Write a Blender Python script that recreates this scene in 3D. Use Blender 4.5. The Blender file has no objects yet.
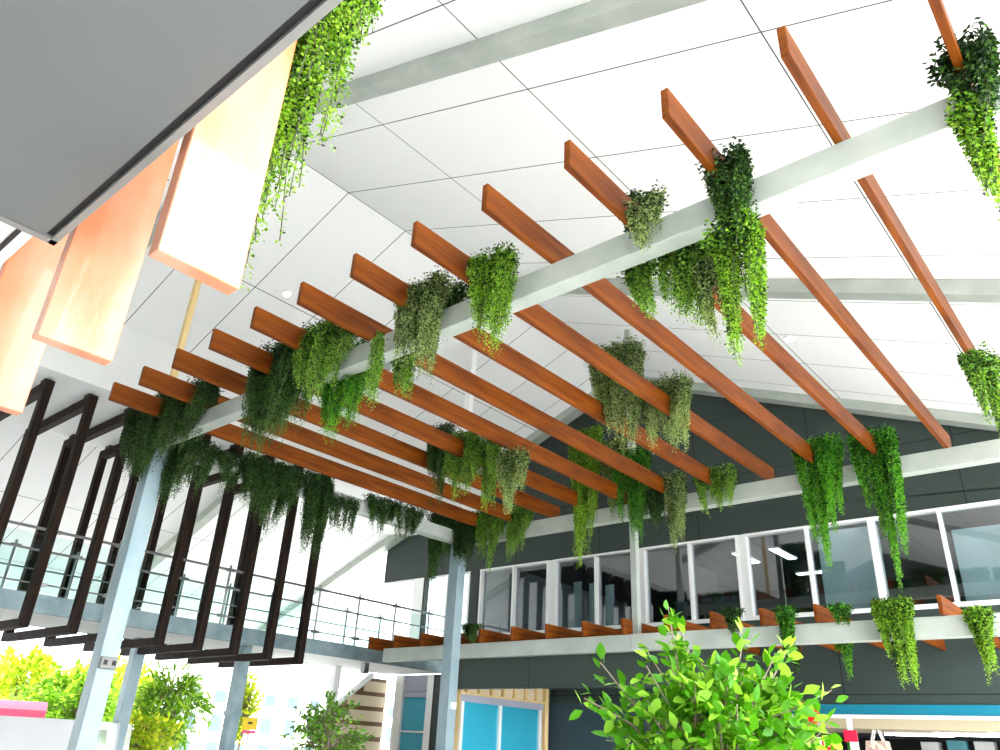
import bpy, bmesh, math, random
import numpy as np
from mathutils import Vector, Matrix

# ------------------------------------------------------------------ camera, world, sun, exposure
H = 3.33                                   # metres per modelling unit (pergola height above the eye)
EYE = 1.6
YAW, PIT, ROL, FPX = -0.72551222, 0.4557399, 0.05280795, 766.0
EXPOSURE = 0.58
SC = bpy.context.scene
C = SC.collection
def S(x, y, z): return Vector((x*H, y*H, z*H+EYE))
_f = Vector((math.sin(YAW)*math.cos(PIT), math.cos(YAW)*math.cos(PIT), math.sin(PIT)))
_r0 = Vector((math.cos(YAW), -math.sin(YAW), 0)); _u0 = _r0.cross(_f)
_r = math.cos(ROL)*_r0+math.sin(ROL)*_u0; _u = -math.sin(ROL)*_r0+math.cos(ROL)*_u0
cam = bpy.data.cameras.new('camera'); camo = bpy.data.objects.new('camera', cam); C.objects.link(camo)
m4 = Matrix((( _r.x, _u.x, -_f.x, 0), (_r.y, _u.y, -_f.y, 0), (_r.z, _u.z, -_f.z, EYE), (0, 0, 0, 1)))
camo.matrix_world = m4
cam.sensor_width = 36; cam.lens = FPX*36/1000; cam.clip_start = 0.05; cam.clip_end = 400
SC.camera = camo
w = bpy.data.worlds.new('world'); SC.world = w; w.use_nodes = True
bg = w.node_tree.nodes['Background']; bg.inputs['Color'].default_value = (0.93, 0.97, 1.0, 1); bg.inputs['Strength'].default_value = 3.0
_n = w.node_tree.nodes; _l = w.node_tree.links                      # overcast sky, brighter on the sun's side (+x)
_tc = _n.new('ShaderNodeTexCoord'); _dp = _n.new('ShaderNodeVectorMath'); _dp.operation = 'DOT_PRODUCT'; _dp.inputs[1].default_value = (0.97, -0.10, 0.22)
_mr = _n.new('ShaderNodeMapRange'); _mr.inputs['From Min'].default_value = 0.1; _mr.inputs['From Max'].default_value = 1.0; _mr.inputs['To Min'].default_value = 2.3; _mr.inputs['To Max'].default_value = 10.0
_l.new(_tc.outputs['Generated'], _dp.inputs[0]); _l.new(_dp.outputs['Value'], _mr.inputs['Value']); _l.new(_mr.outputs['Result'], bg.inputs['Strength'])
sun = bpy.data.lights.new('sun', 'SUN'); sun.energy = 5.0; sun.angle = math.radians(8); sun.color = (1.0, 0.96, 0.9)
suno = bpy.data.objects.new('sun', sun); C.objects.link(suno); suno.location = (20, -10, 30)
suno.rotation_euler = Vector((-0.50, 0.10, -0.86)).to_track_quat('-Z', 'Y').to_euler()
vs = SC.view_settings; vs.view_transform = 'Standard'; vs.look = 'None'; vs.exposure = EXPOSURE; vs.gamma = 1; vs.use_curve_mapping = False
SC.cycles.max_bounces = 10; SC.cycles.diffuse_bounces = 6; SC.cycles.transparent_max_bounces = 16

def ray(px, py):
    return _r*((px-500)/FPX) - _u*((py-375)/FPX) + _f
def at_y(px, py, y): d = ray(px, py); return d*(y/d.y)          # unit coordinates on the plane y
def at_z(px, py, z): d = ray(px, py); return d*(z/d.z)
def at_x(px, py, x): d = ray(px, py); return d*(x/d.x)

# ------------------------------------------------------------------ materials
def mat(name, col, rough=0.5, metal=0.0, noise=None, emit=None, estr=0, coat=0, spec=0.5):
    m = bpy.data.materials.new(name); m.use_nodes = True; nt = m.node_tree; b = nt.nodes['Principled BSDF']
    b.inputs['Base Color'].default_value = (*col, 1); b.inputs['Roughness'].default_value = rough
    b.inputs['Metallic'].default_value = metal; b.inputs['Coat Weight'].default_value = coat
    b.inputs['Specular IOR Level'].default_value = spec
    if emit: b.inputs['Emission Color'].default_value = (*emit, 1); b.inputs['Emission Strength'].default_value = estr
    if noise:
        sc, c2, stretch = noise
        tc = nt.nodes.new('ShaderNodeTexCoord'); mp = nt.nodes.new('ShaderNodeMapping'); mp.inputs['Scale'].default_value = stretch
        nz = nt.nodes.new('ShaderNodeTexNoise'); nz.inputs['Scale'].default_value = sc; nz.inputs['Detail'].default_value = 6
        cr = nt.nodes.new('ShaderNodeValToRGB'); cr.color_ramp.elements[0].color = (*col, 1); cr.color_ramp.elements[1].color = (*c2, 1)
        cr.color_ramp.elements[0].position = 0.35; cr.color_ramp.elements[1].position = 0.68
        L = nt.links.new; L(tc.outputs['Object'], mp.inputs['Vector']); L(mp.outputs['Vector'], nz.inputs['Vector'])
        L(nz.outputs['Fac'], cr.inputs['Fac']); L(cr.outputs['Color'], b.inputs['Base Color'])
    return m
def joints(name, col, jcol, axes, rough=0.6, width=0.012):
    """panel material: dark joints where a world axis hits offset + k*step (metres)"""
    m = bpy.data.materials.new(name); m.use_nodes = True; nt = m.node_tree; b = nt.nodes['Principled BSDF']
    b.inputs['Roughness'].default_value = rough; b.inputs['Specular IOR Level'].default_value = 0.25
    L = nt.links.new; N = nt.nodes.new
    tc = N('ShaderNodeTexCoord'); sp = N('ShaderNodeSeparateXYZ'); L(tc.outputs['Object'], sp.inputs[0])
    acc = None
    for ax, off, step in axes:
        a = N('ShaderNodeMath'); a.operation = 'SUBTRACT'; L(sp.outputs[ax], a.inputs[0]); a.inputs[1].default_value = off
        p = N('ShaderNodeMath'); p.operation = 'PINGPONG'; L(a.outputs[0], p.inputs[0]); p.inputs[1].default_value = step/2
        c = N('ShaderNodeMath'); c.operation = 'LESS_THAN'; L(p.outputs[0], c.inputs[0]); c.inputs[1].default_value = width/2
        if acc is None: acc = c
        else:
            mx = N('ShaderNodeMath'); mx.operation = 'MAXIMUM'; L(acc.outputs[0], mx.inputs[0]); L(c.outputs[0], mx.inputs[1]); acc = mx
    mix = N('ShaderNodeMix'); mix.data_type = 'RGBA'; L(acc.outputs[0], mix.inputs[0])
    nz = N('ShaderNodeTexNoise'); nz.inputs['Scale'].default_value = 0.9; L(tc.outputs['Object'], nz.inputs['Vector'])
    m2 = N('ShaderNodeMix'); m2.data_type = 'RGBA'; L(nz.outputs['Fac'], m2.inputs[0])
    m2.inputs[6].default_value = (*[v*0.95 for v in col], 1); m2.inputs[7].default_value = (*col, 1)
    L(m2.outputs[2], mix.inputs[6]); mix.inputs[7].default_value = (*jcol, 1)
    L(mix.outputs[2], b.inputs['Base Color'])
    return m
def glass(name, tint, gloss=0.25, tintmix=1.0):
    m = bpy.data.materials.new(name); m.use_nodes = True; nt = m.node_tree
    for n in list(nt.nodes): nt.nodes.remove(n)
    N = nt.nodes.new; L = nt.links.new
    o = N('ShaderNodeOutputMaterial'); t = N('ShaderNodeBsdfTransparent'); t.inputs[0].default_value = (*tint, 1)
    g = N('ShaderNodeBsdfGlossy'); g.inputs['Roughness'].default_value = 0.02; g.inputs['Color'].default_value = (0.95, 0.97, 1, 1)
    fr = N('ShaderNodeFresnel'); fr.inputs[0].default_value = 1.5
    ad = N('ShaderNodeMath'); ad.operation = 'ADD'; ad.use_clamp = True; L(fr.outputs[0], ad.inputs[0]); ad.inputs[1].default_value = gloss
    gm = N('ShaderNodeNewGeometry'); sb = N('ShaderNodeMath'); sb.operation = 'SUBTRACT'; sb.use_clamp = True; L(ad.outputs[0], sb.inputs[0]); L(gm.outputs['Backfacing'], sb.inputs[1])
    mx = N('ShaderNodeMixShader'); L(sb.outputs[0], mx.inputs[0]); L(t.outputs[0], mx.inputs[1]); L(g.outputs[0], mx.inputs[2]); L(mx.outputs[0], o.inputs[0])
    return m
def leafmat(name, col, trans=0.35, rough=0.4):
    m = bpy.data.materials.new(name); m.use_nodes = True; nt = m.node_tree; b = nt.nodes['Principled BSDF']
    b.inputs['Base Color'].default_value = (*col, 1); b.inputs['Roughness'].default_value = rough; b.inputs['Specular IOR Level'].default_value = 0.22
    tr = nt.nodes.new('ShaderNodeBsdfTranslucent'); tr.inputs[0].default_value = (col[0]*1.5, col[1]*1.35, col[2]*0.7, 1)
    mx = nt.nodes.new('ShaderNodeMixShader'); mx.inputs[0].default_value = trans
    L = nt.links.new; L(b.outputs[0], mx.inputs[1]); L(tr.outputs[0], mx.inputs[2]); L(mx.outputs[0], nt.nodes['Material Output'].inputs[0])
    return m
M = {}
M['wood'] = mat('oiled_timber', (0.085, 0.018, 0.001), 0.55, noise=(2.2, (0.20, 0.049, 0.001), (6, 0.7, 9)), coat=0.03, spec=0.15)
M['dark_wood'] = mat('dark_timber', (0.008, 0.005, 0.004), 0.7, noise=(3, (0.026, 0.013, 0.007), (8, 8, 0.8)), spec=0.12)
M['fin'] = mat('fin_timber', (0.50, 0.145, 0.05), 0.4, noise=(1.6, (0.64, 0.29, 0.19), (1.2, 3, 1.0)), coat=0.4)
M['galv'] = mat('galvanised_steel', (0.36, 0.40, 0.36), 0.5, 0.25, noise=(3, (0.45, 0.48, 0.44), (1, 1, 1)))
M['galv_blue'] = mat('galvanised_column', (0.21, 0.29, 0.32), 0.45, 0.25, noise=(3, (0.27, 0.35, 0.38), (1, 1, 1)))
M['galv_dark'] = mat('weathered_channel', (0.17, 0.25, 0.27), 0.5, 0.3, noise=(4, (0.26, 0.34, 0.36), (1, 1, 1)))
M['roof_r'] = joints('roof_panels', (0.90, 0.90, 0.89), (0.06, 0.06, 0.06), [(1, 1.62*H, .36*H), (0, -.386*H, .6815*H)], 0.7, 0.013)
M['roof_l'] = joints('roof_panels_far', (0.90, 0.90, 0.89), (0.06, 0.06, 0.06), [(1, 1.62*H, .36*H), (0, -3.10*H, .67*H)], 0.7, 0.013)
M['white'] = mat('white_paint', (0.85, 0.85, 0.84), 0.6)
M['white_board'] = mat('white_board', (0.80, 0.81, 0.79), 0.7)
M['clad'] = joints('grey_cladding', (0.032, 0.045, 0.039), (0.005, 0.006, 0.006), [(0, -1.29*H, .675*H), (2, 1.47*H+EYE, .36*H)], 0.45, 0.014)
M['clad_low'] = joints('grey_cladding_lower', (0.034, 0.048, 0.044), (0.005, 0.006, 0.006), [(0, -1.285*H, .675*H), (2, .313*H+EYE, 4)], 0.45, 0.014)
M['clad_box'] = joints('grey_cladding_box', (0.034, 0.048, 0.040), (0.005, 0.006, 0.006), [(0, -2.47*H, .675*H)], 0.45, 0.014)
M['soffit'] = mat('grey_soffit', (0.105, 0.118, 0.118), 0.45, noise=(0.7, (0.12, 0.132, 0.13), (1, 1, 1)))
M['trim'] = mat('grey_trim', (0.20, 0.20, 0.19), 0.5)
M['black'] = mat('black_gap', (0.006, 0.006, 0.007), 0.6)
M['frame'] = mat('white_aluminium', (0.78, 0.79, 0.78), 0.35, 0.1)
M['glass'] = glass('window_glass', (0.66, 0.74, 0.78), 0.17)
M['glass_clear'] = glass('balustrade_glass', (0.90, 0.975, 0.97), 0.0)
M['glass_blue'] = mat('blue_film_glass', (0.03, 0.33, 0.46), 0.12, coat=0.6)
M['steel'] = mat('stainless_steel', (0.22, 0.23, 0.23), 0.35, 0.7)
M['concrete'] = mat('pale_paving', (0.74, 0.73, 0.71), 0.8, noise=(0.8, (0.80, 0.79, 0.77), (1, 1, 1)))
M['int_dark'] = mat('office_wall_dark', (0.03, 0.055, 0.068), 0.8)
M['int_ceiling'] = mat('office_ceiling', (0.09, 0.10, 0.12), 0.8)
M['int_pale'] = mat('office_blind_pale', (0.80, 0.84, 0.76), 0.8)
M['lamp'] = mat('lamp_diffuser', (1, 1, 1), 0.5, emit=(1, 1, 1), estr=12)
M['blue_strip'] = mat('blue_fascia', (0.008, 0.17, 0.25), 0.3)
M['pine'] = mat('raw_pine', (0.68, 0.47, 0.19), 0.7, noise=(2, (0.80, 0.62, 0.33), (6, 6, 1)))
M['beige'] = mat('beige_fascia', (0.42, 0.36, 0.24), 0.45)
M['red'] = mat('red_sign', (0.75, 0.006, 0.012), 0.4)
M['crimson'] = mat('crimson_sign', (0.55, 0.01, 0.05), 0.4)
M['pink'] = mat('pink_awning', (0.80, 0.10, 0.20), 0.6)
M['yellow'] = mat('yellow_sign', (0.9, 0.62, 0.0), 0.5)
M['cream'] = mat('cream_batten', (0.72, 0.60, 0.42), 0.6)
M['brown'] = mat('brown_gap', (0.16, 0.075, 0.03), 0.6)
M['lavender'] = mat('lavender_panel', (0.33, 0.34, 0.42), 0.5)
M['farpane'] = mat('distant_pane', (0.05, 0.08, 0.11), 0.4)
M['tyre'] = mat('tyre_rubber', (0.02, 0.02, 0.02), 0.8)
M['carglass'] = mat('vehicle_glass', (0.10, 0.25, 0.24), 0.1)
M['car'] = mat('white_car_paint', (0.85, 0.86, 0.88), 0.25, coat=0.5)
M['bark'] = mat('bark', (0.16, 0.11, 0.08), 0.8, noise=(9, (0.30, 0.23, 0.18), (1, 1, 0.3)))
M['twig'] = mat('vine_stem', (0.05, 0.06, 0.02), 0.8)
M['pot'] = mat('grey_planter', (0.10, 0.10, 0.11), 0.6)
M['tote'] = mat('patterned_canvas', (0.35, 0.22, 0.16), 0.8, noise=(22, (0.80, 0.76, 0.62), (1, 1, 1)))
M['tag_white'] = mat('white_card', (0.82, 0.80, 0.80), 0.6)
M['goods_a'] = mat('teal_tin', (0.05, 0.22, 0.26), 0.4); M['goods_b'] = mat('grey_box', (0.55, 0.56, 0.55), 0.6); M['goods_c'] = mat('ochre_box', (0.5, 0.3, 0.1), 0.6)
M['leaf_shadow'] = mat('leaf_shade', (0.007, 0.020, 0.005), 0.7, spec=0.1)  # near-black leaf colour, paints the shade in gaps between leaves
LV = {  # leaf palettes: two leaf materials each
 'bright': (leafmat('leaf_bright', (0.10, 0.25, 0.012)), leafmat('leaf_bright_tip', (0.23, 0.42, 0.03))),
 'mid':    (leafmat('leaf_mid', (0.075, 0.20, 0.018)), leafmat('leaf_mid_tip', (0.20, 0.38, 0.04))),
 'grey':   (leafmat('leaf_grey', (0.11, 0.17, 0.055)), leafmat('leaf_grey_tip', (0.30, 0.40, 0.14))),
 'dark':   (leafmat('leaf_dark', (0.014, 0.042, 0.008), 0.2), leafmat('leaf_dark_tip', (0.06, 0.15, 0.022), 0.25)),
 'vivid':  (leafmat('leaf_vivid', (0.035, 0.18, 0.010)), leafmat('leaf_vivid_tip', (0.12, 0.38, 0.02))),
 'fig':    (leafmat('fig_leaf', (0.055, 0.22, 0.005), 0.4, 0.3), leafmat('fig_leaf_pale', (0.26, 0.52, 0.05), 0.4, 0.3)),
 'lime':   (leafmat('leaf_lime', (0.26, 0.42, 0.02), 0.45), leafmat('leaf_lime_tip', (0.55, 0.62, 0.05), 0.45)),
}

# ------------------------------------------------------------------ helpers
def tag(o, label=None, cat=None, group=None, kind=None):
    if label: o['label'] = label
    if cat: o['category'] = cat
    if group: o['group'] = group
    if kind: o['kind'] = kind
    return o
def empty(name, loc, label, cat, group=None):
    o = bpy.data.objects.new(name, None); C.objects.link(o); o.location = loc; o.empty_display_size = .1
    return tag(o, label, cat, group)
def bx(bm, x0, x1, y0, y1, z0, z1, mi=0):
    """box in unit coordinates"""
    a = S(min(x0, x1), min(y0, y1), min(z0, z1)); b = S(max(x0, x1), max(y0, y1), max(z0, z1))
    return mbx(bm, a, b, mi)
def mbx(bm, a, b, mi=0):
    v = [bm.verts.new((x, y, z)) for x in (a[0], b[0]) for y in (a[1], b[1]) for z in (a[2], b[2])]
    for f in ((0, 1, 3, 2), (4, 6, 7, 5), (0, 4, 5, 1), (2, 3, 7, 6), (0, 2, 6, 4), (1, 5, 7, 3)):
        fc = bm.faces.new([v[i] for i in f]); fc.material_index = mi
    return v
def obj(name, bm, m, parent=None, bevel=0, origin=None):
    me = bpy.data.meshes.new(name)
    if bevel: bmesh.ops.bevel(bm, geom=list(bm.edges), offset=bevel, segments=1, affect='EDGES')
    if origin is not None: bmesh.ops.translate(bm, verts=bm.verts, vec=-Vector(origin))
    bmesh.ops.recalc_face_normals(bm, faces=bm.faces)
    bm.to_mesh(me); bm.free()
    for q in (m if isinstance(m, (list, tuple)) else [m]): me.materials.append(q)
    o = bpy.data.objects.new(name, me); C.objects.link(o)
    if origin is not None: o.location = origin
    if parent is not None:
        o.parent = parent
        o.location = Vector(origin if origin is not None else (0, 0, 0)) - world(parent)
    return o
def world(o):
    v = Vector(o.location)
    while o.parent: o = o.parent; v = v+Vector(o.location)
    return v
def box(name, dims, m, parent=None, bevel=0, origin=None):
    bm = bmesh.new(); bx(bm, *dims); return obj(name, bm, m, parent, bevel, origin)
def cen(x0, x1, y0, y1, z0, z1): return S((x0+x1)/2, (y0+y1)/2, min(z0, z1))
def copy_tree(o, parent=None):
    c = o.copy(); C.objects.link(c); c.parent = parent
    for ch in list(o.children): copy_tree(ch, c)
    return c
def tube(bm, pts, r, n=8, r1=None):
    pts = [Vector(p) for p in pts]; rings = []
    for i, p in enumerate(pts):
        d = (pts[min(i+1, len(pts)-1)]-pts[max(i-1, 0)]).normalized()
        q = d.to_track_quat('Z', 'Y'); rr = r if r1 is None else r+(r1-r)*i/(len(pts)-1)
        rings.append([bm.verts.new(p+q@Vector((math.cos(2*math.pi*k/n)*rr, math.sin(2*math.pi*k/n)*rr, 0))) for k in range(n)])
    for a, b in zip(rings, rings[1:]):
        for k in range(n): bm.faces.new((a[k], a[(k+1) % n], b[(k+1) % n], b[k]))
    bm.faces.new(rings[0][::-1]); bm.faces.new(rings[-1])
def struct(o): o['kind'] = 'structure'; return o

# ------------------------------------------------------------------ ground and roof
bm = bmesh.new(); mbx(bm, (-120, -30, -0.3), (60, 120, 0)); struct(obj('floor', bm, M['concrete']))
RX, RZ, RS = -2.43, 2.28, 0.39
def rz(x): return RZ-RS*abs(x-RX)
def slopebox(name, xa, xb, y0, y1, dz0, dz1, m):
    bm = bmesh.new(); v = []
    for y in (y0, y1):
        for x, d in ((xa, dz0), (xb, dz0), (xb, dz1), (xa, dz1)): v.append(bm.verts.new(S(x, y, rz(x)+d)))
    for f in ((0, 1, 2, 3), (4, 7, 6, 5), (0, 4, 5, 1), (1, 5, 6, 2), (2, 6, 7, 3), (3, 7, 4, 0)): bm.faces.new([v[i] for i in f])
    return struct(obj(name, bm, m))
slopebox('ceiling', RX, 0.42, -1.66, 4.05, 0, 0.04, M['roof_r'])
slopebox('ceiling_left', -6.4, RX, -1.66, 4.05, 0, 0.04, M['roof_l']).name = 'ceiling.001'

# bulkhead and flat soffit above the walkway
box_b = bmesh.new(); bx(box_b, -3.66, -3.63, 0.3, 3.99, 1.46, rz(-3.63)-.002); bx(box_b, -4.47, -3.66, 0.3, 3.99, 1.46, 1.49)
bx(box_b, -4.50, -4.47, 0.3, 3.99, 1.46, rz(-4.50)-.002)
struct(obj('trim_1', box_b, M['white_board']))

# roof rafters
def rafter(y0, y1, d, label):
    bm = bmesh.new()
    for xa, xb in ((RX, 0.42), (-6.4, RX)):
        v = []
        for y in (y0, y1):
            for x, dd in ((xa, -d), (xb, -d), (xb, -.002), (xa, -.002)): v.append(bm.verts.new(S(x, y, rz(x)+dd)))
        for f in ((0, 1, 2, 3), (4, 7, 6, 5), (0, 4, 5, 1), (1, 5, 6, 2), (2, 6, 7, 3), (3, 7, 4, 0)): bm.faces.new([v[i] for i in f])
    o = obj('roof_rafter', bm, M['galv'], None); return tag(o, label, 'rafter')
rafter(1.035, 1.085, 0.055, 'galvanised steel roof rafter nearest the viewer, crossing above the tops of the pergola boards')
rafter(2.50, 2.56, 0.06, 'galvanised steel roof rafter crossing the white ceiling behind the pergola boards at right')
rafter(3.90, 3.985, 0.055, 'pale steel rafter along the top of the dark gable wall')

def downlight(x, y, label):
    z = rz(x)
    root = empty('downlight', S(x, y, z-.004), label, 'ceiling light', 'downlights in the white ceiling')
    for nm, r, t, mm in (('trim_ring', .026, .008, M['white']), ('lens', .018, .0095, M['lamp'])):
        bm = bmesh.new(); a = Vector((0, 0, 0)); n = 20; s = RS if x < RX else -RS
        nrm = Vector((s, 0, -1)).normalized(); q = nrm.to_track_quat('Z', 'Y')
        lo = [bm.verts.new(q@Vector((math.cos(k*2*math.pi/n)*r*H, math.sin(k*2*math.pi/n)*r*H, -.02))) for k in range(n)]
        hi = [bm.verts.new(q@Vector((math.cos(k*2*math.pi/n)*r*H, math.sin(k*2*math.pi/n)*r*H, t*H*.5))) for k in range(n)]
        bm.faces.new(lo[::-1]); bm.faces.new(hi)
        for k in range(n): bm.faces.new((lo[k], lo[(k+1) % n], hi[(k+1) % n], hi[k]))
        o = obj(nm, bm, mm); o.parent = root
downlight(-3.046, 1.769, 'round recessed downlight glowing in the left ceiling slope just above the short board ends')
downlight(-1.02, 3.10, 'round recessed downlight in the right ceiling slope behind the long bright trailing vine')

# ------------------------------------------------------------------ main gable building
F = 3.994
XL = -4.63
bm = bmesh.new()   # gable wall above windows
def poly_prism(bm, pts, y0, y1):
    a = [bm.verts.new(S(x, y0, z)) for x, z in pts]; b = [bm.verts.new(S(x, y1, z)) for x, z in pts]
    bm.faces.new(a); bm.faces.new(b[::-1])
    for i in range(len(pts)): bm.faces.new((a[i], a[(i+1) % len(pts)], b[(i+1) % len(pts)], b[i]))
poly_prism(bm, [(XL, 1.125), (0.6, 1.125), (0.6, rz(.42)-.05), (RX, RZ-.01), (XL, rz(XL)-.01)], F, F+.06)
struct(obj('wall_front', bm, M['clad']))
bm = bmesh.new(); bx(bm, -3.62, 0.6, F, F+.06, .272, .672)
struct(obj('wall_front_lower', bm, M['clad_low'])).name = 'wall_front.001'
# boxed out bulkhead behind the left length of the awning beam, with its corner wall
YK = 3.112
bm = bmesh.new(); bx(bm, -3.05, -1.64, YK, YK+.05, .279, .488); bx(bm, -3.05, -1.64, YK+.05, F, .345, .488); struct(obj('wall_bulkhead', bm, M['clad_box'])).name = 'wall_front.002'
bm = bmesh.new(); bx(bm, -3.05, -3.0, YK+.05, F, -.4804, .345); bx(bm, -3.05, -3.0, YK, YK+.05, -.4804, .279); struct(obj('wall_left', bm, M['clad_low']))
bm = bmesh.new(); bx(bm, -3.0, -2.3, F-.01, F+.06, -.48, .272); struct(obj('wall_back', bm, M['int_dark'])).name = 'wall_back.006'
# office floor, ceiling and rear wall behind the windows
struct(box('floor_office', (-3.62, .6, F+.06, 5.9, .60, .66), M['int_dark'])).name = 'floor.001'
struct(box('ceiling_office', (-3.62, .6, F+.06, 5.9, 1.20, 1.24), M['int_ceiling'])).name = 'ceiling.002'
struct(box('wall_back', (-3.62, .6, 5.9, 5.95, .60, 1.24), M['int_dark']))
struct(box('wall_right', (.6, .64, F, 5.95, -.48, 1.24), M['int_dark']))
struct(box('wall_back', (-1.355, -1.05, F+.13, F+.14, .67, 1.12), M['int_pale'])).name = 'wall_back.001'  # this sheet and the next stand for pale roller blinds behind the panes
struct(box('wall_back', (-.725, .19, F+.13, F+.14, .67, 1.05), M['int_pale'])).name = 'wall_back.002'
# white columns seen inside through the left panes
for i, x in enumerate((-2.92, -2.80, -2.68)):
    box('blind_panel', (x, x+.06, F+.12, F+.13, .665, 1.0-.02*i), M['int_pale'], origin=cen(x, x+.06, F+.12, F+.13, .665, 1))
for i, o in enumerate([o for o in C.objects if o.name.startswith('blind_panel')]):
    tag(o, ('leftmost', 'middle', 'rightmost')[i]+' of three pale upright blind panels behind the dark upper window pane', 'blind', 'blind panels inside the upper window')
k = 0
LL = ['fluorescent light behind the upper window left of the thick white mullion', 'fluorescent light seen through the upper window just right of the thick white mullion',
      'fluorescent light deep in the office behind the fourth window unit', 'fluorescent light over the pale blind behind the bright trailing vine', 'fluorescent light behind the last upper window at right']
for (x, y, lx, ly) in ((-2.02, 4.75, .05, .3), (-1.78, 4.75, .05, .3), (-1.78, 5.35, .28, .05), (-1.20, 4.075, .05, .07), (-.62, 4.075, .14, .03)):
    r = empty('ceiling_light', S(x, y, 1.19), LL[k], 'ceiling light', 'office ceiling lights'); k += 1
    box('housing', (x-lx/2-.008, x+lx/2+.008, y-ly/2-.008, y+ly/2+.008, 1.186, 1.199), M['white'], r)
    box('diffuser', (x-lx/2, x+lx/2, y-ly/2, y+ly/2, 1.182, 1.188), M['lamp'], r)
# window units
units = [(-3.62, -3.03), (-2.985, -2.36), (-2.335, -1.738), (-1.70, -1.0455), (-1.0445, -.4155), (-.4145, .2)]
for i, (a, b) in enumerate(units):
    z0, z1, fw = .672, 1.125, .013
    mid = {0: -3.323, 1: -2.668, 2: -2.032, 3: -1.365, 4: -.739, 5: -.1}[i]
    root = empty('window_%d' % (i+1), S((a+b)/2, F+.03, z0), None, None); root['kind'] = 'structure'
    bm = bmesh.new()
    bx(bm, a, b, F-.012, F+.04, z0, z0+fw*1.6); bx(bm, a, b, F-.012, F+.04, z1-fw, z1)
    for x in (a, b-fw, mid-fw/2): bx(bm, x, x+fw, F-.01, F+.038, z0+fw, z1-fw*.9)
    obj('window_frame', bm, M['frame'], root)
    for p, q in ((a+fw, mid-fw/2), (mid+fw/2, b-fw)):
        box('pane', (p, q, F+.022, F+.026, z0+fw, z1-fw), M['glass'], root)
# white infill between units
for i, (a, b) in enumerate(((-3.03, -2.985), (-2.36, -2.335), (-1.738, -1.70))):
    o = struct(box('trim_%d' % (i+2), (a, b, F-.006, F+.05, .672, 1.125), M['frame']))
struct(box('wall_left', (-3.66, -3.62, F+.06, 5.95, .60, 1.24), M['white_board'])).name = 'wall_left.003'
struct(box('trim_8', (-3.72, -3.62, F, F+.05, .53, 1.125), M['clad_low']))
struct(box('trim_9', (-3.635, -3.622, F-.01, F+.02, .53, 1.125), M['black']))
# glazed end opening above walkway
root = empty('window_7', S(-4.2, F+.03, .53), None, None); root['kind'] = 'structure'
bm = bmesh.new()
for x0, x1 in ((-4.29, -4.18), (-3.95, -3.93), (-3.74, -3.72)): bx(bm, x0, x1, F, F+.05, .53, 1.125)
obj('window_frame', bm, M['white'], root)
bm = bmesh.new(); bx(bm, -4.18, -4.165, F-.005, F+.04, .53, 1.125); obj('mullion', bm, M['black'], root)
for a, b in ((-4.165, -3.95), (-3.93, -3.74)): box('pane', (a, b, F+.02, F+.024, .54, 1.12), M['glass_clear'], root)
# writing on the upper window
def text(body, size, pos, m, rotz, name, parent=None, ext=.002, **kw):
    cu = bpy.data.curves.new(name, 'FONT'); cu.body = body; cu.size = size; cu.extrude = ext; cu.align_x = 'LEFT'
    tmp = bpy.data.objects.new('tmp', cu); C.objects.link(tmp); dg = bpy.context.evaluated_depsgraph_get()
    me = bpy.data.meshes.new_from_object(tmp.evaluated_get(dg)); bpy.data.objects.remove(tmp)
    me.materials.clear(); me.materials.append(m); me.name = name
    o = bpy.data.objects.new(name, me); C.objects.link(o); o.rotation_euler = (math.pi/2, 0, rotz); o.location = pos
    if parent is not None: o.parent = parent; o.location = Vector(pos)-world(parent)
    return o
tag(text('nts.com.au', .17, S(-1.985, F+.019, .785), M['int_dark'], 0, 'window_lettering'), 'faint pale web address lettering across the foot of the upper window pane', 'lettering')

# ------------------------------------------------------------------ ground floor under the gable
xw = -2.995
root = empty('door_1', S(xw, 3.5, -.48), None, None); root['kind'] = 'structure'
y0, y1 = 3.17, 3.93
bm = bmesh.new(); bx(bm, xw, xw+.03, YK+.055, y0, -.48, .344); bx(bm, xw, xw+.03, y1-.03, y1, -.48, .344); bx(bm, xw, xw+.03, y0, y1-.03, .260, .270)
for k in range(7): bx(bm, xw, xw+.026, y0+.05+.1*k, y0+.07+.1*k, .270, .344)
obj('timber_frame', bm, M['pine'], root)
box('stud_lining', (xw, xw+.006, y0, y1-.03, .270, .344), M['cream'], root)
box('head_panel', (xw, xw+.015, y0, y1-.03, .225, .260), M['lavender'], root)
bm = bmesh.new()
for y in (y0+.02, 3.50, y1-.07): bx(bm, xw, xw+.02, y, y+.02, -.48, .225)
obj('door_frame', bm, M['frame'], root)
box('pane', (xw, xw+.008, y0+.04, 3.50, -.48, .225), M['glass_blue'], root); box('pane', (xw, xw+.008, 3.52, y1-.07, -.48, .225), M['glass_blue'], root)

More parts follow.
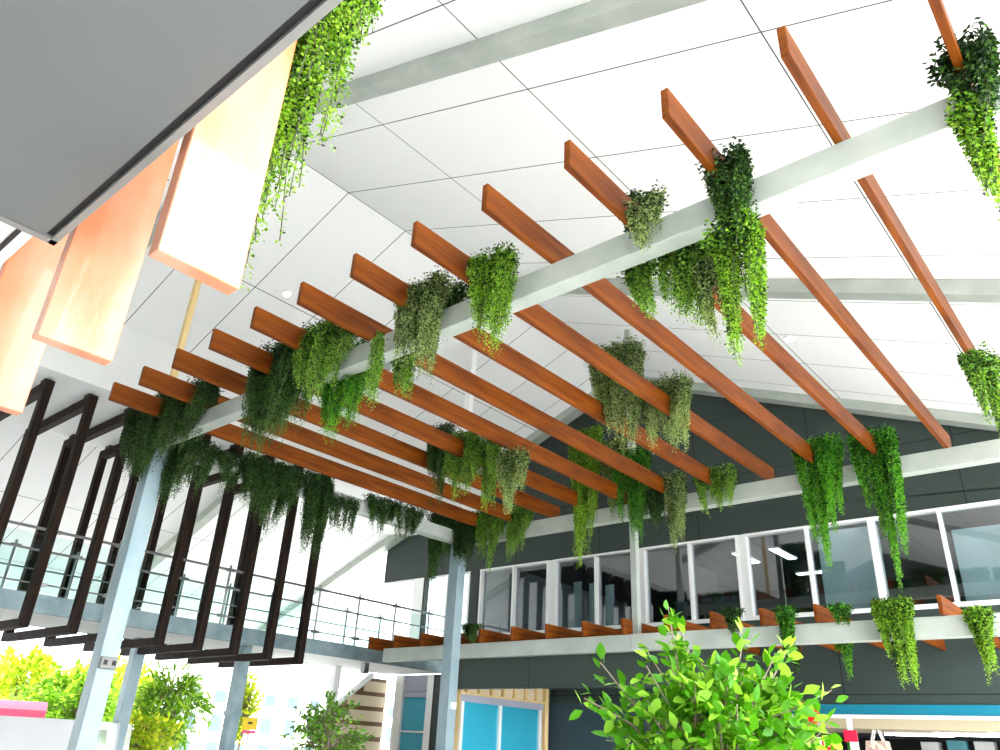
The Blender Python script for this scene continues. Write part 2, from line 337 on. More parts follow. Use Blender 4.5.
# shop front at right
struct(box('trim_10', (-2.30, .6, F-.01, F+.06, .226, .270), M['blue_strip']))
struct(box('trim_11', (-2.30, .6, F-.02, F+.06, .212, .226), M['white']))
struct(box('trim_12', (-2.30, .6, F+.01, F+.5, .170, .212), M['beige']))
struct(box('ceiling', (-2.30, .6, F+.5, 5.9, .19, .212), M['int_ceiling'])).name = 'ceiling.004'
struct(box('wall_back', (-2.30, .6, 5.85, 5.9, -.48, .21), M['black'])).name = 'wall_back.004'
struct(box('wall_left', (-2.34, -2.30, F+.06, 5.9, -.48, .272), M['clad_low'])).name = 'wall_left.002'
for k, (x0, x1, y) in enumerate(((-1.25, -.95, 4.40), (-1.0, -.55, 4.28), (-.75, -.15, 4.16))):
    o = box('strip_light', (x0, x1, y, y+.03, .160, .169), M['lamp'], origin=cen(x0, x1, y, y+.03, .160, .169))
    tag(o, ['short strip light at the left end of the shop soffit beside the red sign', 'middle strip light under the beige shop soffit', 'long strip light under the shop soffit at the right edge'][k], 'strip light', 'strip lights under the shop soffit')

def hang(px, py, y): p = at_y(px, py, y); return p
# red round sign
y = F-.06
def sign_box(name, x0, x1, y0, z0, z1, m, label, cat, parent=None):
    o = box(name, (x0, x1, y0, y0+.006, z0, z1), m, parent, origin=None if parent else cen(x0, x1, y0, y0+.006, z0, z1))
    if not parent: tag(o, label, cat)
    return o
c = at_y(808, 714, F-.08)
root = empty('round_sign', S(c.x, F-.08, c.z), 'round red sign hanging from the blue shop fascia behind the green tree', 'sign')
bm = bmesh.new(); pts = [(c.x+.052*math.cos(k*math.pi/12), c.z+.052*math.sin(k*math.pi/12)) for k in range(24)]; poly_prism(bm, pts, F-.084, F-.076); obj('disc', bm, M['red'], root)
box('bracket', (c.x-.004, c.x+.004, F-.082, F-.0, c.z+.05, c.z+.058), M['steel'], root)
c0, c1 = at_y(817, 737, F-.1), at_y(836, 760, F-.1)
root = empty('red_sign', S(c0.x, F-.1, -.48), 'red shop sign with a white edge strip and white lettering beside the tree', 'sign')
box('board', (c0.x, c1.x, F-.1, F-.092, c1.z, c0.z), M['red'], root)
box('edge_strip', (c0.x, c0.x+.018, F-.102, F-.0915, c1.z, c0.z), M['tag_white'], root)
box('stand', ((c0.x+c1.x)/2-.01, (c0.x+c1.x)/2+.01, F-.092, F-.08, -.48, c0.z-.02), M['steel'], root)
text('G', .14, S(c0.x+.026, F-.1025, c1.z+.052), M['tag_white'], 0, 'lettering', root)
box('lettering_line', (c0.x+.062, c0.x+.085, F-.1025, F-.1, c1.z+.068, c1.z+.073), M['tag_white'], root)
c0, c1 = at_y(843, 730, F-.1), at_y(858, 742, F-.1)
root = empty('hanging_sign', S((c0.x+c1.x)/2, F-.1, c0.z), 'small crimson sign on a white hanging card below the shop soffit', 'sign')
box('top_card', (c0.x+.02, c1.x-.015, F-.098, F-.094, c0.z, .215), M['tag_white'], root)
box('price_panel', (c0.x, c1.x, F-.101, F-.093, c1.z, c0.z), M['crimson'], root)
box('lower_card', (c0.x+.022, c1.x+.0, F-.098, F-.094, c1.z-.16, c1.z), M['tag_white'], root)
box('green_edge', (c0.x+.010, c0.x+.022, F-.098, F-.094, c1.z-.14, c1.z), LV['vivid'][0], root)
# tote bag
c = at_y(878, 741, F+.1)
root = empty('tote_bag', S(c.x, F+.1, c.z-.1), 'patterned canvas tote bag hanging by two handles inside the shop', 'bag')
bm = bmesh.new(); poly_prism(bm, [(c.x-.05, c.z), (c.x+.045, c.z), (c.x+.055, c.z-.09), (c.x+.03, c.z-.12), (c.x-.04, c.z-.12), (c.x-.06, c.z-.09)], F+.08, F+.12); obj('bag_body', bm, M['tote'], root, bevel=.01)
for yy in (F+.085, F+.115):
    bm = bmesh.new(); tube(bm, [S(c.x-.025, yy, c.z-.002), S(c.x-.012, yy, c.z+.04), S(c.x, F+.1, c.z+.09), S(c.x+.012, yy, c.z+.04), S(c.x+.025, yy, c.z-.002)], .012, 6); obj('handle', bm, M['tag_white'], root)
bm = bmesh.new(); tube(bm, [S(c.x-.2, F+.1, c.z+.088), S(c.x+1.0, F+.1, c.z+.088)], .008, 6)
tag(obj('hanging_rail', bm, M['steel']), 'thin steel rail under the shop soffit carrying the patterned bag', 'rail')
# shelf with goods in the shop
sx0, sx1 = -1.24, -.2
root = empty('shop_shelf', S((sx0+sx1)/2, 4.9, -.48), 'dark metal shop shelving seen below the strip lights', 'shelf')
bm = bmesh.new()
for z in (-.2, -.0, .055): bx(bm, sx0, sx1, 4.86, 5.0, z, z+.008)
obj('shelf_board', bm, M['steel'], root)
for x in (sx0, sx1-.012): box('upright', (x, x+.012, 4.86, 5.0, -.48, .11), M['steel'], root)
rg = random.Random(5)
GN = ['leftmost item', 'second item from the left', 'third item from the left', 'fourth item from the left', 'fifth item from the left', 'sixth item from the left', 'seventh item from the left', 'rightmost item']
for k in range(8):
    x = sx0+.03+k*.125; wd = rg.uniform(.06, .10); hh = rg.uniform(.05, .10)
    o = box('boxed_good', (x, x+wd, 4.87, 4.95, .063, .063+hh), M[('goods_b', 'goods_a', 'goods_b', 'goods_c')[k % 4]], origin=cen(x, x+wd, 4.87, 4.95, .063, .1), bevel=.006)
    tag(o, GN[k]+' in the row on the top shop shelf', 'box', 'boxed goods on the shop shelf')

# left ground floor panel, under the slab
root = empty('window_8', S(-4.2, F, -.48), None, None); root['kind'] = 'structure'
pa, pb = -4.33, -4.04
bm = bmesh.new(); bx(bm, pa-.05, pa+.03, F, F+.06, -.48, .45); bx(bm, pb-.02, pb+.04, F, F+.06, -.48, .45); bx(bm, pa+.03, pb-.02, F+.005, F+.05, .085, .095); obj('window_frame', bm, M['frame'], root)
box('head_panel', (pa+.03, pb-.02, F+.01, F+.05, .345, .45), M['lavender'], root)
box('head_strip', (pa+.03, pb-.02, F+.005, F+.05, .305, .342), M['lavender'], root)
box('pane', (pa+.03, pb-.02, F+.02, F+.025, -.48, .305), M['glass_blue'], root)
struct(box('wall_front', (-4.0, -3.05, F, F+.06, -.48, .45), M['clad_low'])).name = 'wall_front.003'
# cream battens screen
root = empty('batten_screen', S(-4.45, 3.85, -.48), 'cream slatted screen with brown gaps under the walkway beside the blue window', 'screen')
bm = bmesh.new(); poly = [(3.45, -.48), (3.98, -.48), (3.98, .42), (3.80, .42), (3.45, .17)]
va = [bm.verts.new(S(-4.47, y, z)) for y, z in poly]; vb = [bm.verts.new(S(-4.46, y, z)) for y, z in poly]
bm.faces.new(va); bm.faces.new(vb[::-1])
for i in range(5): bm.faces.new((va[i], va[(i+1) % 5], vb[(i+1) % 5], vb[i]))
obj('backing', bm, M['brown'], root)
for k in range(9):
    z = .33-.095*k; ys = 3.45+max(0, (z+.07-.17))*1.4
    box('slat', (-4.46, -4.445, ys, 3.975, z, z+.067), M['cream'], root)
bm = bmesh.new(); tube(bm, [S(-4.45, 3.40, .12), S(-4.45, 3.83, .44)], .07, 4); obj('raking_edge', bm, M['white'], root)

# ------------------------------------------------------------------ raised walkway at left
XE, XO, YN, YF = -3.90, -4.42, 0.2, F
bm = bmesh.new(); bx(bm, XO, XE, YN, YF, .457, .53); struct(obj('floor_walkway', bm, M['white_board'])).name = 'floor.002'
o = box('edge_channel', (XE, XE+.02, YN, YF, .455, .535), M['galv_dark'], origin=cen(XE, XE+.02, YN, YF, .455, .53)); tag(o, 'long blue grey steel channel along the near edge of the raised walkway', 'edge beam')
o = box('edge_channel', (XO-.02, XO, YN, YF, .455, .535), M['galv_dark'], origin=cen(XO-.02, XO, YN, YF, .455, .53)); tag(o, 'long blue grey steel channel along the far edge of the raised walkway', 'edge beam')
def balustrade(x, label, side):
    root = empty('balustrade', S(x, 2, .535), label, 'railing')
    for z, r in ((.817, .022), (.722, .014), (.577, .012)):
        bm = bmesh.new(); tube(bm, [S(x+side*.012, YN, z), S(x+side*.012, F-.01, z)], r, 8); obj('rail', bm, M['steel'], root)
    yy = .4
    for k in range(12):
        y = .40+.3075*k+.01
        if y > F: break
        bm = bmesh.new(); tube(bm, [S(x, y, .535), S(x, y, .845)], .022, 8); p = obj('post', bm, M['steel'], root)
        for z in (.817, .577):
            bm = bmesh.new(); bx(bm, x-.008, x+.016, y-.022, y+.022, z-.008, z+.008); obj('clamp', bm, M['steel'], p)
    k = 0; y = .42
    while y < F-.3:
        box('glass_panel', (x-side*.02, x-side*.015, y, y+.29, .545, .80), M['glass_clear'], root); y += .3075
balustrade(XE+.005, 'steel and glass balustrade along the near edge of the raised walkway', 1)
balustrade(XO+.03, 'steel and glass balustrade along the far edge of the raised walkway', -1)
# portal frames
XP, XQ, PT, PB = -3.70, -4.50, 1.44, .372
root0 = None
PL = ['nearest the viewer, partly behind the hanging orange fins', 'second from the left edge of the picture', 'just left of the galvanised corner column', 'directly behind the galvanised corner column',
      'first one right of the corner column', 'second one right of the corner column', 'third one right of the corner column', 'fourth one right of the corner column, carrying hanging vines', 'last one, standing nearest the gable building']
for k in range(9):
    y = 1.034+.2017*k
    if root0 is None:
        root0 = empty('portal_frame', S(XP, y, PB), None, 'portal frame')
        box('near_leg', (XP-.045, XP, y, y+.036, PB, PT), M['dark_wood'], root0, bevel=.004)
        box('far_leg', (XQ, XQ+.045, y, y+.036, PB, PT), M['dark_wood'], root0, bevel=.004)
        box('top_bar', (XQ+.045, XP-.045, y, y+.036, PT-.05, PT), M['dark_wood'], root0, bevel=.004)
        box('bottom_bar', (XQ+.045, XP-.045, y, y+.036, PB, PB+.035), M['dark_wood'], root0, bevel=.004)
        box('fixing_block', (XP-.10, XP-.05, y+.004, y+.032, PT, PT+.021), M['black'], root0)
        box('fixing_block', (XQ+.05, XQ+.10, y+.004, y+.032, PT, PT+.021), M['black'], root0)
        r = root0
    else:
        r = copy_tree(root0); r.location = S(XP, y, PB)
    tag(r, 'dark walkway portal frame, '+PL[k], 'portal frame', 'dark portal frames around the walkway')

# columns below the walkway
def column(name, x0, x1, y0, y1, z0, z1, m, label, cap=False):
    root = empty(name, S((x0+x1)/2, (y0+y1)/2, z0), label, 'column')
    box('shaft', (x0, x1, y0, y1, z0, z1), m, root, bevel=.006)
    box('base_plate', (x0-.02, x1+.02, y0-.02, y1+.02, z0, z0+.006), M['steel'], root)
    if cap: box('cap_plate', (x0-.008, x1+.008, y0-.008, y1+.008, z1-.006, z1), M['galv'], root)
    return root
G = -EYE/H
column('walkway_column', -4.36, -4.30, 2.03, 2.09, G, .457, M['galv_blue'], 'steel column under the walkway just right of the tall corner column')
c = column('walkway_column', -4.02, -3.96, 2.46, 2.52, G, .457, M['galv_dark'], 'blue grey steel column under the walkway left of the slim yellow green tree')
box('strap', (-4.025, -3.955, 2.455, 2.525, .10, .125), M['galv_dark'], c)
column('walkway_column', -4.40, -4.35, 3.42, 3.47, G, .457, M['white'], 'thin white post under the walkway behind the potted tree')
cx = at_x(365, 666, -3.97)
o = box('camera_housing', (cx.x-.02, cx.x+.02, cx.y-.02, cx.y+.02, .395, .4568), M['steel'], origin=cen(cx.x-.02, cx.x+.02, cx.y-.02, cx.y+.02, .395, .4), bevel=.01)
tag(o, 'small grey box fixed under the white walkway soffit', 'fixture')

# ------------------------------------------------------------------ pergola steelwork
def beam(name, dims, label, m=None):
    o = box(name, dims, m or M['galv'], origin=cen(*dims), bevel=.006); return tag(o, label, 'beam')
beam('pergola_beam', (-2.70, .30, 1.154, 1.199, .94, 1.0), 'long galvanised steel pergola beam nearest the viewer, climbing to the upper right')
beam('pergola_beam', (-2.70, .40, 2.83, 2.875, .935, 1.0), 'galvanised steel pergola beam running in front of the grey gable cladding')
beam('pergola_beam', (-2.76, -2.705, 1.23, 2.80, .94, 1.0), 'short galvanised side beam hung with dark vines between the two corner columns')
beam('awning_beam', (-3.49, -1.86, 3.062, 3.107, .42, .49), 'left length of the galvanised awning beam below the upper windows')
beam('awning_beam', (-1.86, .45, 3.058, 3.107, .42, .49), 'right length of the galvanised awning beam below the upper windows')
c1 = column('corner_column', -2.765, -2.703, 1.165, 1.225, G, 1.0, M['galv_blue'], 'tall galvanised square column at the left corner of the pergola')
b = box('junction_box', (-2.760, -2.690, 1.168, 1.222, .178, .215), M['trim'], c1, bevel=.008)
bb = bmesh.new()
for q in (-.008, .02): bx(bb, -2.690, -2.688, 1.19+q-.006, 1.19+q+.006, .19, .205)
obj('socket', bb, M['black'], b)
c2 = column('corner_column', -2.765, -2.70, 2.805, 2.86, G, 1.03, M['galv_blue'], 'galvanised square column at the far corner of the pergola, in front of the gable building', True)
box('junction_box', (-2.755, -2.690, 2.815, 2.85, .165, .195), M['frame'], c2, bevel=.006)
b3 = box('roof_post', (-1.885, -1.855, 3.11, 3.14, .49, rz(-1.87)), M['galv'], origin=cen(-1.885, -1.855, 3.11, 3.14, .49, 1)); tag(b3, 'thin galvanised post rising from the awning beam in front of the upper windows', 'post')
b4 = box('roof_post', (-2.755, -2.715, 2.815, 2.85, 1.03, rz(-2.74)), M['white'], origin=cen(-2.76, -2.72, 2.815, 2.85, 1.03, 1)); tag(b4, 'pale steel post above the far corner column, seen between the boards', 'post')
b5 = box('roof_post', (-2.75, -2.725, 1.17, 1.19, 1.0, rz(-2.735)), M['pine'], origin=cen(-2.75, -2.725, 1.17, 1.19, 1.0, 1)); tag(b5, 'thin raw pine post rising behind the leftmost boards to the ceiling', 'post')

# pergola boards
ORD = ['leftmost board of the pergola, nearly black', 'second board from the left', 'third board from the left', 'fourth board from the left', 'fifth board from the left',
       'sixth board from the left', 'seventh board from the left', 'eighth board from the left', 'ninth board from the left', 'fifth board from the right', 'fourth board from the right',
       'third board from the right', 'second board from the right, its lower end at the grey wall hidden by leaves', 'rightmost board, whose end leaves the top edge of the picture']
ORD = ORD[:9]+['tenth board from the left, with sparse vines over its middle', 'eleventh board from the left, carrying the longest bright vine', 'twelfth board from the left, whose near end is highest in the picture', 'rightmost board, its near end cut by the top edge']
L0 = None
for k in range(13):
    x = -2.575+.2108*k
    if k >= 12: x = -.052
    if L0 is None:
        bm = bmesh.new(); bx(bm, x, x+.0145, .915, 2.90, 1.0005, 1.0665)
        L0 = obj('pergola_board', bm, M['wood'], origin=S(x, 1.9, 1.0), bevel=.004)
        bm = bmesh.new(); bx(bm, x+.016, x+.0158, 1.16, 1.19, 1.0005, 1.02)
        br = L0
        o = L0
        bm.free()
    else:
        o = L0.copy(); C.objects.link(o); o.location = S(x, 1.9, 1.0)
    tag(o, 'timber '+ORD[k], 'board', 'timber boards across the pergola')

# awning boards
AO = ['leftmost awning board, in front of the walkway edge', 'second awning board from the left', 'awning board just left of the far corner column', 'awning board just right of the far corner column', 'awning board beside the small bush',
      'awning board under the first dark window mullion', 'awning board under the three pale blinds', 'awning board left of the thin window post', 'awning board right of the thin window post', 'awning board behind the top twig of the green tree',
      'awning board with bright orange end and dark fern', 'awning board with a long dark green fern draped beside it', 'pinkish awning board with a fern tuft on top', 'awning board half hidden by the bright trailing vine', 'white lit awning board, rightmost in view']
A0 = None
for i, k in enumerate(range(-5, 10)):
    x = -2.52+.2125*k
    if A0 is None:
        bm = bmesh.new(); bx(bm, x-.0145, x, 3.035, F-.005, .4905, .5565); A0 = obj('awning_board', bm, M['wood'], origin=S(x, 3.5, .49), bevel=.004); o = A0
    else:
        o = A0.copy(); C.objects.link(o); o.location = S(x, 3.5, .49)
    tag(o, 'short stained timber board, '+AO[i], 'board', 'short awning boards under the upper windows')

# ------------------------------------------------------------------ near building soffit and hanging fins
ZS = .39
box_s = bmesh.new(); bx(box_s, -.679, 1.2, -1.6, .150, ZS, ZS+.02); struct(obj('ceiling', box_s, M['soffit'])).name = 'ceiling.005'
bm = bmesh.new(); bx(bm, -.69, 1.2, .150, .1565, ZS+.004, ZS+.02); bx(bm, -.6815, -.679, -1.6, .150, ZS+.003, ZS+.02); struct(obj('trim_13', bm, M['black']))
bm = bmesh.new(); bx(bm, -.69, 1.2, .1565, .1625, ZS, ZS+.12); bx(bm, -.69, -.6815, -1.6, .1625, ZS, ZS+.12); struct(obj('trim_14', bm, M['trim']))
bm = bmesh.new(); bx(bm, -2.2, -.69, -1.6, .163, ZS+.05, ZS+.08); struct(obj('ceiling', bm, M['white_board'])).name = 'ceiling.006'
bm = bmesh.new(); bx(bm, -2.2, -.69, .1475, .152, ZS+.048, ZS+.05); struct(obj('trim_15', bm, M['black']))
bm = bmesh.new(); poly_prism(bm, [(-6.4, G), (.42, G), (.42, rz(.42)-.004), (RX, RZ-.004), (-6.4, rz(-6.4)-.004)], -1.66, -1.6); struct(obj('wall_back', bm, M['soffit'])).name = 'wall_back.005'  # unseen wall behind the camera, widened and raised to block light from behind
bm = bmesh.new(); bx(bm, -2.2, 1.2, -1.6, .1600, ZS+.125, ZS+.16); struct(obj('ceiling', bm, M['white_board'])).name = 'ceiling.007'
bm = bmesh.new(); bx(bm, -2.0, -.2, .1635, .172, .70, .74); tag(obj('fin_rail', bm, M['galv']), 'steel rail above the soffit edge that carries the hanging fins', 'rail')
FN = ['nearest the picture centre with the leafy vine at its edge', 'middle one of the three, deep orange near its top', 'leftmost one, cut by the left picture edge']
F0 = None
for k, x in enumerate((-.4765, -.684, -.894)):
    if F0 is None:
        bm = bmesh.new(); bx(bm, x-.0155, x, .1725, .2375, .302, .74); F0 = obj('hanging_fin', bm, M['fin'], origin=S(x, .2, .302), bevel=.003); o = F0
    else: o = F0.copy(); C.objects.link(o); o.location = S(x, .2, .302)
    tag(o, 'wide hanging timber fin, '+FN[k], 'fin', 'hanging timber fins at the soffit')

# ------------------------------------------------------------------ foliage
def leaf_mesh(name, P, D, U, L, W, mi, mats, stems=None):
    """one folded pointed leaf per row; P base, D direction, U side vector"""
    n = len(P); D = D/np.linalg.norm(D, axis=1)[:, None]
    Sd = np.cross(D, U); Sd /= (np.linalg.norm(Sd, axis=1)[:, None]+1e-9); N = np.cross(Sd, D)
    L = L[:, None]; W = W[:, None]
    v = np.stack([P, P+D*L*.38+Sd*W*.5+N*W*.14, P+D*L, P+D*L*.38-Sd*W*.5+N*W*.14, P+D*L*.72+Sd*W*.36+N*W*.08, P+D*L*.72-Sd*W*.36+N*W*.08], 1)
    big = False
    vv = v.reshape(-1, 3)
    b = np.arange(n)*6
    # two faces: (0,1,4,2) and (0,2,5,3)
    f = np.stack([b, b+1, b+4, b+2, b, b+2, b+5, b+3], 1).reshape(-1)
    me = bpy.data.meshes.new(name); me.vertices.add(len(vv)); me.vertices.foreach_set('co', vv.astype(np.float32).ravel())
    me.loops.add(len(f)); me.loops.foreach_set('vertex_index', f.astype(np.int32))
    me.polygons.add(2*n); me.polygons.foreach_set('loop_start', np.arange(2*n, dtype=np.int32)*4); me.polygons.foreach_set('loop_total', np.full(2*n, 4, dtype=np.int32))
    for m in mats: me.materials.append(m)
    me.polygons.foreach_set('material_index', np.repeat(mi, 2).astype(np.int32))
    me.update(calc_edges=True); me.validate()
    return me

def vine(x0, y0, x1, y1, plane, pal, label, leaf=.045, dens=1.0, depth=.22, tips=.45, mode='y', group='hanging vines on the pergola', seed=0, bottoms=None, thin=1.0, narrow=.35):
    """a clump of hanging strands filling the photo region x0..x1, y0(top)..y1(bottom), standing on the plane (unit coordinates)"""
    f = {'y': at_y, 'x': at_x}[mode]
    a = f((x0+x1)/2, y0, plane); b = f((x0+x1)/2, y1, plane); l = f(x0, (y0+y1)/2, plane); r = f(x1, (y0+y1)/2, plane)
    a = S(*a); b = S(*b); l = S(*l); r = S(*r)
    hgt = (a.z-b.z)*1.10; wid = (r-l).length
    ax = Vector((1, 0, 0)) if mode == 'y' else Vector((0, 1, 0))
    mm = S(*f((x0+x1)/2, (y0+y1)/2, plane)); c = Vector((mm.x, mm.y, a.z))
    rg = np.random.RandomState(seed+int(x0*7+y1))
    leaf = leaf*.72; wid = max(.06, wid-.055)
    nt = max(2, int(round(wid/.13)))                       # tresses
    ns = max(12, int(105*dens*wid/.5*thin*(.6+.6*min(hgt, 1.5))))
    tc = [(-.5+(i+.5)/nt)+rg.uniform(-.25, .25)/nt for i in range(nt)]; tl = [rg.uniform(.68, 1.0) for _ in range(nt)]
    tl[int(rg.randint(nt))] = 1.0
    tu = [rg.uniform(-.5, .5) for _ in range(nt)]
    P = []; D = []; U = []; MI = []; LL = []
    stems = []
    other = Vector((0, 1, 0)) if mode == 'y' else Vector((1, 0, 0))
    for s in range(ns):
        ti = rg.randint(nt); spread = .55/nt
        off = rg.normal()*spread*.7; t = max(-.5, min(.5, tc[ti]+off)); u = max(-.5, min(.5, tu[ti]+rg.normal()*.18))
        top = c+ax*(t*wid)+other*(u*depth*.7)
        env = (1-narrow*abs(2*t)**1.6)*tl[ti]
        if bottoms is not None:
            env = np.interp(t+.5, np.linspace(0, 1, len(bottoms)), bottoms)*(.75+.25*tl[ti])
        ln = hgt*env*(1-.55*min(1, abs(off)/(spread*1.4)))*rg.uniform(.6, 1.0)**.5
        start = rg.uniform(0, .12)*hgt
        out = rg.uniform(.0, .07)*(1 if rg.rand() < .5 else -1)
        step = leaf*.40; n = max(4, int((ln-start)/step))
        z = start
        sw = rg.uniform(0, 6.28); amp = rg.uniform(.005, .022)
        conv = tc[ti]-t
        pts = []
        for i in range(n):
            z += step
            k = i/n
            o1 = other*(out*(1-math.exp(-z*6))) + ax*(amp*math.sin(sw+z*6)+(conv*.55-t*.3*k)*wid*k) + other*(amp*math.cos(sw*2+z*5))
            pc = Vector((top.x, top.y, c.z-z))+o1
            if i % 8 == 0: pts.append(pc)
            for j in range(2 if k < .8 else 1):
                an = rg.uniform(0, 6.283); d = np.array([math.cos(an), math.sin(an), rg.uniform(-1.6, .3)])
                P.append(np.array(pc)+d*.005); D.append(d); U.append(rg.normal(size=3)); LL.append(leaf*rg.uniform(.7, 1.25)*(1-.3*k))
                MI.append(1 if rg.rand() < tips*(.35+.9*k) else 0)
        pts.append(pc); stems.append(pts)
    for i in range(int(ns*6)):
        ti = rg.randint(nt); t = max(-.5, min(.5, tc[ti]+rg.normal()*.4/nt)); hh = rg.uniform(.0, .16)*min(1, hgt)
        p = np.array(c+ax*(t*wid)+other*(max(-.5, min(.5, rg.normal()*.25))*depth))+np.array([0, 0, -hh*1.3])
        an = rg.uniform(0, 6.283); d = np.array([math.cos(an), math.sin(an), rg.uniform(-.6, .7)])
        P.append(p); D.append(d); U.append(rg.normal(size=3)); LL.append(leaf*rg.uniform(.8, 1.3)); MI.append(1 if rg.rand() < tips*.3 else 0)
    org = np.array(c); LL = np.array(LL)
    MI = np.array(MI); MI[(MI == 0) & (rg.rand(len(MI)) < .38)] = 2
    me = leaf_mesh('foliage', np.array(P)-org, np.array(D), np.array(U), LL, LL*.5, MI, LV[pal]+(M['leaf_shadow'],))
    root = empty('hanging_vine', c, label, 'hanging plant', group)
    o = bpy.data.objects.new('foliage', me); C.objects.link(o); o.parent = root
    bm = bmesh.new()
    for pts in stems[::3]:
        if len(pts) > 1: tube(bm, [p-c for p in pts], .0022, 3)
    so = obj('stems', bm, M['twig']); so.parent = root
    return root

YA = 1.12          # vines in front of beam A
G1 = 'hanging vines on the near pergola beam'; G2 = 'hanging vines over the middle of the boards'; G3 = 'hanging vines on the far pergola beam'
G4 = 'dark hanging vines on the side beam'; G5 = 'hanging ferns on the awning'
# near beam
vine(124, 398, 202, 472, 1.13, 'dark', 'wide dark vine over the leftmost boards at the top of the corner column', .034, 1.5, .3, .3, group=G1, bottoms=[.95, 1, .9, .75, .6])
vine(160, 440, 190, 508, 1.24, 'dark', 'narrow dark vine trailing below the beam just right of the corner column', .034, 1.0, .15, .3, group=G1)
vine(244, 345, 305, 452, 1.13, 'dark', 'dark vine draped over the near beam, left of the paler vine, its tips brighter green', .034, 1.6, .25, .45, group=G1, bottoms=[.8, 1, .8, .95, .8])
vine(293, 326, 345, 400, 1.10, 'mid', 'pale green vine mound draped in front of the near beam beside a dark vine', .034, 1.6, .2, .5, group=G1)
vine(318, 350, 372, 448, 1.22, 'vivid', 'green vine trailing under the near beam, tapering to a point', .034, 1.5, .2, .5, group=G1, bottoms=[.5, 1, .8, .55])
vine(367, 335, 381, 408, 1.11, 'mid', 'single slim vine strand down the face of the near beam', .032, 1.1, .08, .6, group=G1)
vine(400, 285, 448, 378, 1.13, 'grey', 'big mixed dark and light vine over the near beam left of the tall light strand', .034, 1.8, .3, .5, group=G1, bottoms=[.9, .8, 1, .9])
vine(388, 350, 420, 404, 1.24, 'mid', 'loose vine tips hanging below the near beam, left under the big mixed vine', .032, .8, .15, .5, group=G1)
vine(443, 285, 478, 345, 1.22, 'dark', 'grey dark vine clump behind the tall light strand on the near beam', .034, 1.5, .2, .3, group=G1)
vine(472, 252, 512, 350, 1.10, 'bright', 'light green vine standing tall over the near beam by the ninth board', .034, 1.7, .18, .5, group=G1, bottoms=[.7, 1, .9, .5])
vine(620, 198, 668, 252, 1.12, 'grey', 'sparse light vine rising at the tenth board in front of the near beam', .036, .9, .2, .6, group=G1)
vine(618, 195, 644, 246, 1.19, 'dark', 'small dark vine tuft behind the tenth board end', .036, 1.0, .15, .2, group=G1)
vine(620, 245, 716, 335, 1.24, 'mid', 'broad loose light vine hanging below the near beam left of the longest vine', .036, 1.2, .2, .6, group=G1, bottoms=[.6, .8, .7, 1, .95])
vine(700, 255, 740, 360, 1.25, 'grey', 'grey green vine directly behind the longest bright vine', .036, 1.3, .2, .6, group=G1)
vine(706, 152, 752, 262, 1.11, 'dark', 'dark leafy mound over the near beam above the longest bright vine', .040, 2.0, .22, .55, group=G1, bottoms=[.8, .9, 1, .9])
vine(712, 215, 765, 378, 1.12, 'bright', 'longest bright green vine, reaching far below the near beam', .036, 1.9, .2, .5, group=G1, bottoms=[.6, .95, 1, .85, .7])
vine(935, 45, 1003, 125, 1.12, 'dark', 'dark leafy mound on the near beam at the upper right corner', .05, 1.7, .3, .35, group=G1, bottoms=[.8, .9, .95, 1])
vine(962, 90, 1012, 255, 1.12, 'bright', 'bright trailing vine cut by the right picture edge below the dark mound', .040, 1.5, .2, .5, group=G1, bottoms=[.4, .7, .85, 1])
# middle of the boards
vine(588, 346, 645, 450, 2.02, 'grey', 'large grey green vine over the eighth and ninth boards, left half of the pair', .036, 1.7, .35, .55, group=G2, bottoms=[.65, .85, 1, .95])
vine(636, 378, 690, 453, 2.06, 'grey', 'grey green vine beside the larger one, right half of the pair', .036, 1.6, .3, .7, group=G2, bottoms=[.9, .8, 1, .95])
vine(425, 427, 452, 505, 2.0, 'dark', 'leftmost vine of the cluster hanging over the middle boards', .036, 1.6, .25, .4, group=G2)
vine(446, 432, 478, 505, 2.0, 'mid', 'second vine of the cluster over the middle boards', .036, 1.6, .25, .55, group=G2)
vine(470, 436, 503, 513, 2.0, 'mid', 'third vine of the cluster over the middle boards', .036, 1.5, .25, .6, group=G2)
vine(497, 450, 525, 513, 2.0, 'grey', 'rightmost vine of the cluster over the middle boards', .036, 1.6, .25, .6, group=G2)
vine(968, 348, 1010, 452, 2.0, 'mid', 'vine at the right picture edge hanging from the twelfth board', .042, 1.8, .3, .5, group=G2, bottoms=[.5, .8, 1, 1])
# far beam
YB = 2.80
vine(423, 512, 456, 590, YB, 'dark', 'dark vine at the far corner left of the column head', .040, 1.6, .3, .5, group=G3, bottoms=[.8, 1, .6, .6])
vine(450, 520, 474, 578, YB-.02, 'dark', 'darkest vine hanging straight down over the far corner column', .040, 1.8, .2, .15, group=G3)
vine(470, 510, 495, 580, YB, 'mid', 'thin vine with a curling tail right of the far corner column', .040, 1.0, .2, .5, group=G3, bottoms=[.4, .6, 1])
vine(492, 505, 532, 560, YB+.0, 'mid', 'short ragged vine on the far beam right of the curling one', .038, 1.1, .2, .6, group=G3)
vine(568, 430, 604, 568, YB-.02, 'bright', 'long yellow green vine on the far beam reaching down over the window', .040, 1.9, .25, .6, group=G3, bottoms=[.95, 1, .75, .6])
vine(598, 440, 628, 525, YB, 'grey', 'grey green vine between the long yellow green one and the deep green one', .040, 1.5, .25, .6, group=G3)
vine(614, 450, 650, 542, YB-.03, 'vivid', 'deep green feathery vine covering the thin window post', .040, 2.0, .25, .35, group=G3)
vine(645, 488, 670, 532, YB, 'dark', 'small dark vine right of the deep green feathery one', .040, 1.4, .2, .3, group=G3)
vine(663, 472, 687, 568, YB-.02, 'grey', 'slim grey green vine pointing down to the window light', .040, 1.4, .2, .6, group=G3, bottoms=[.6, 1, .5])
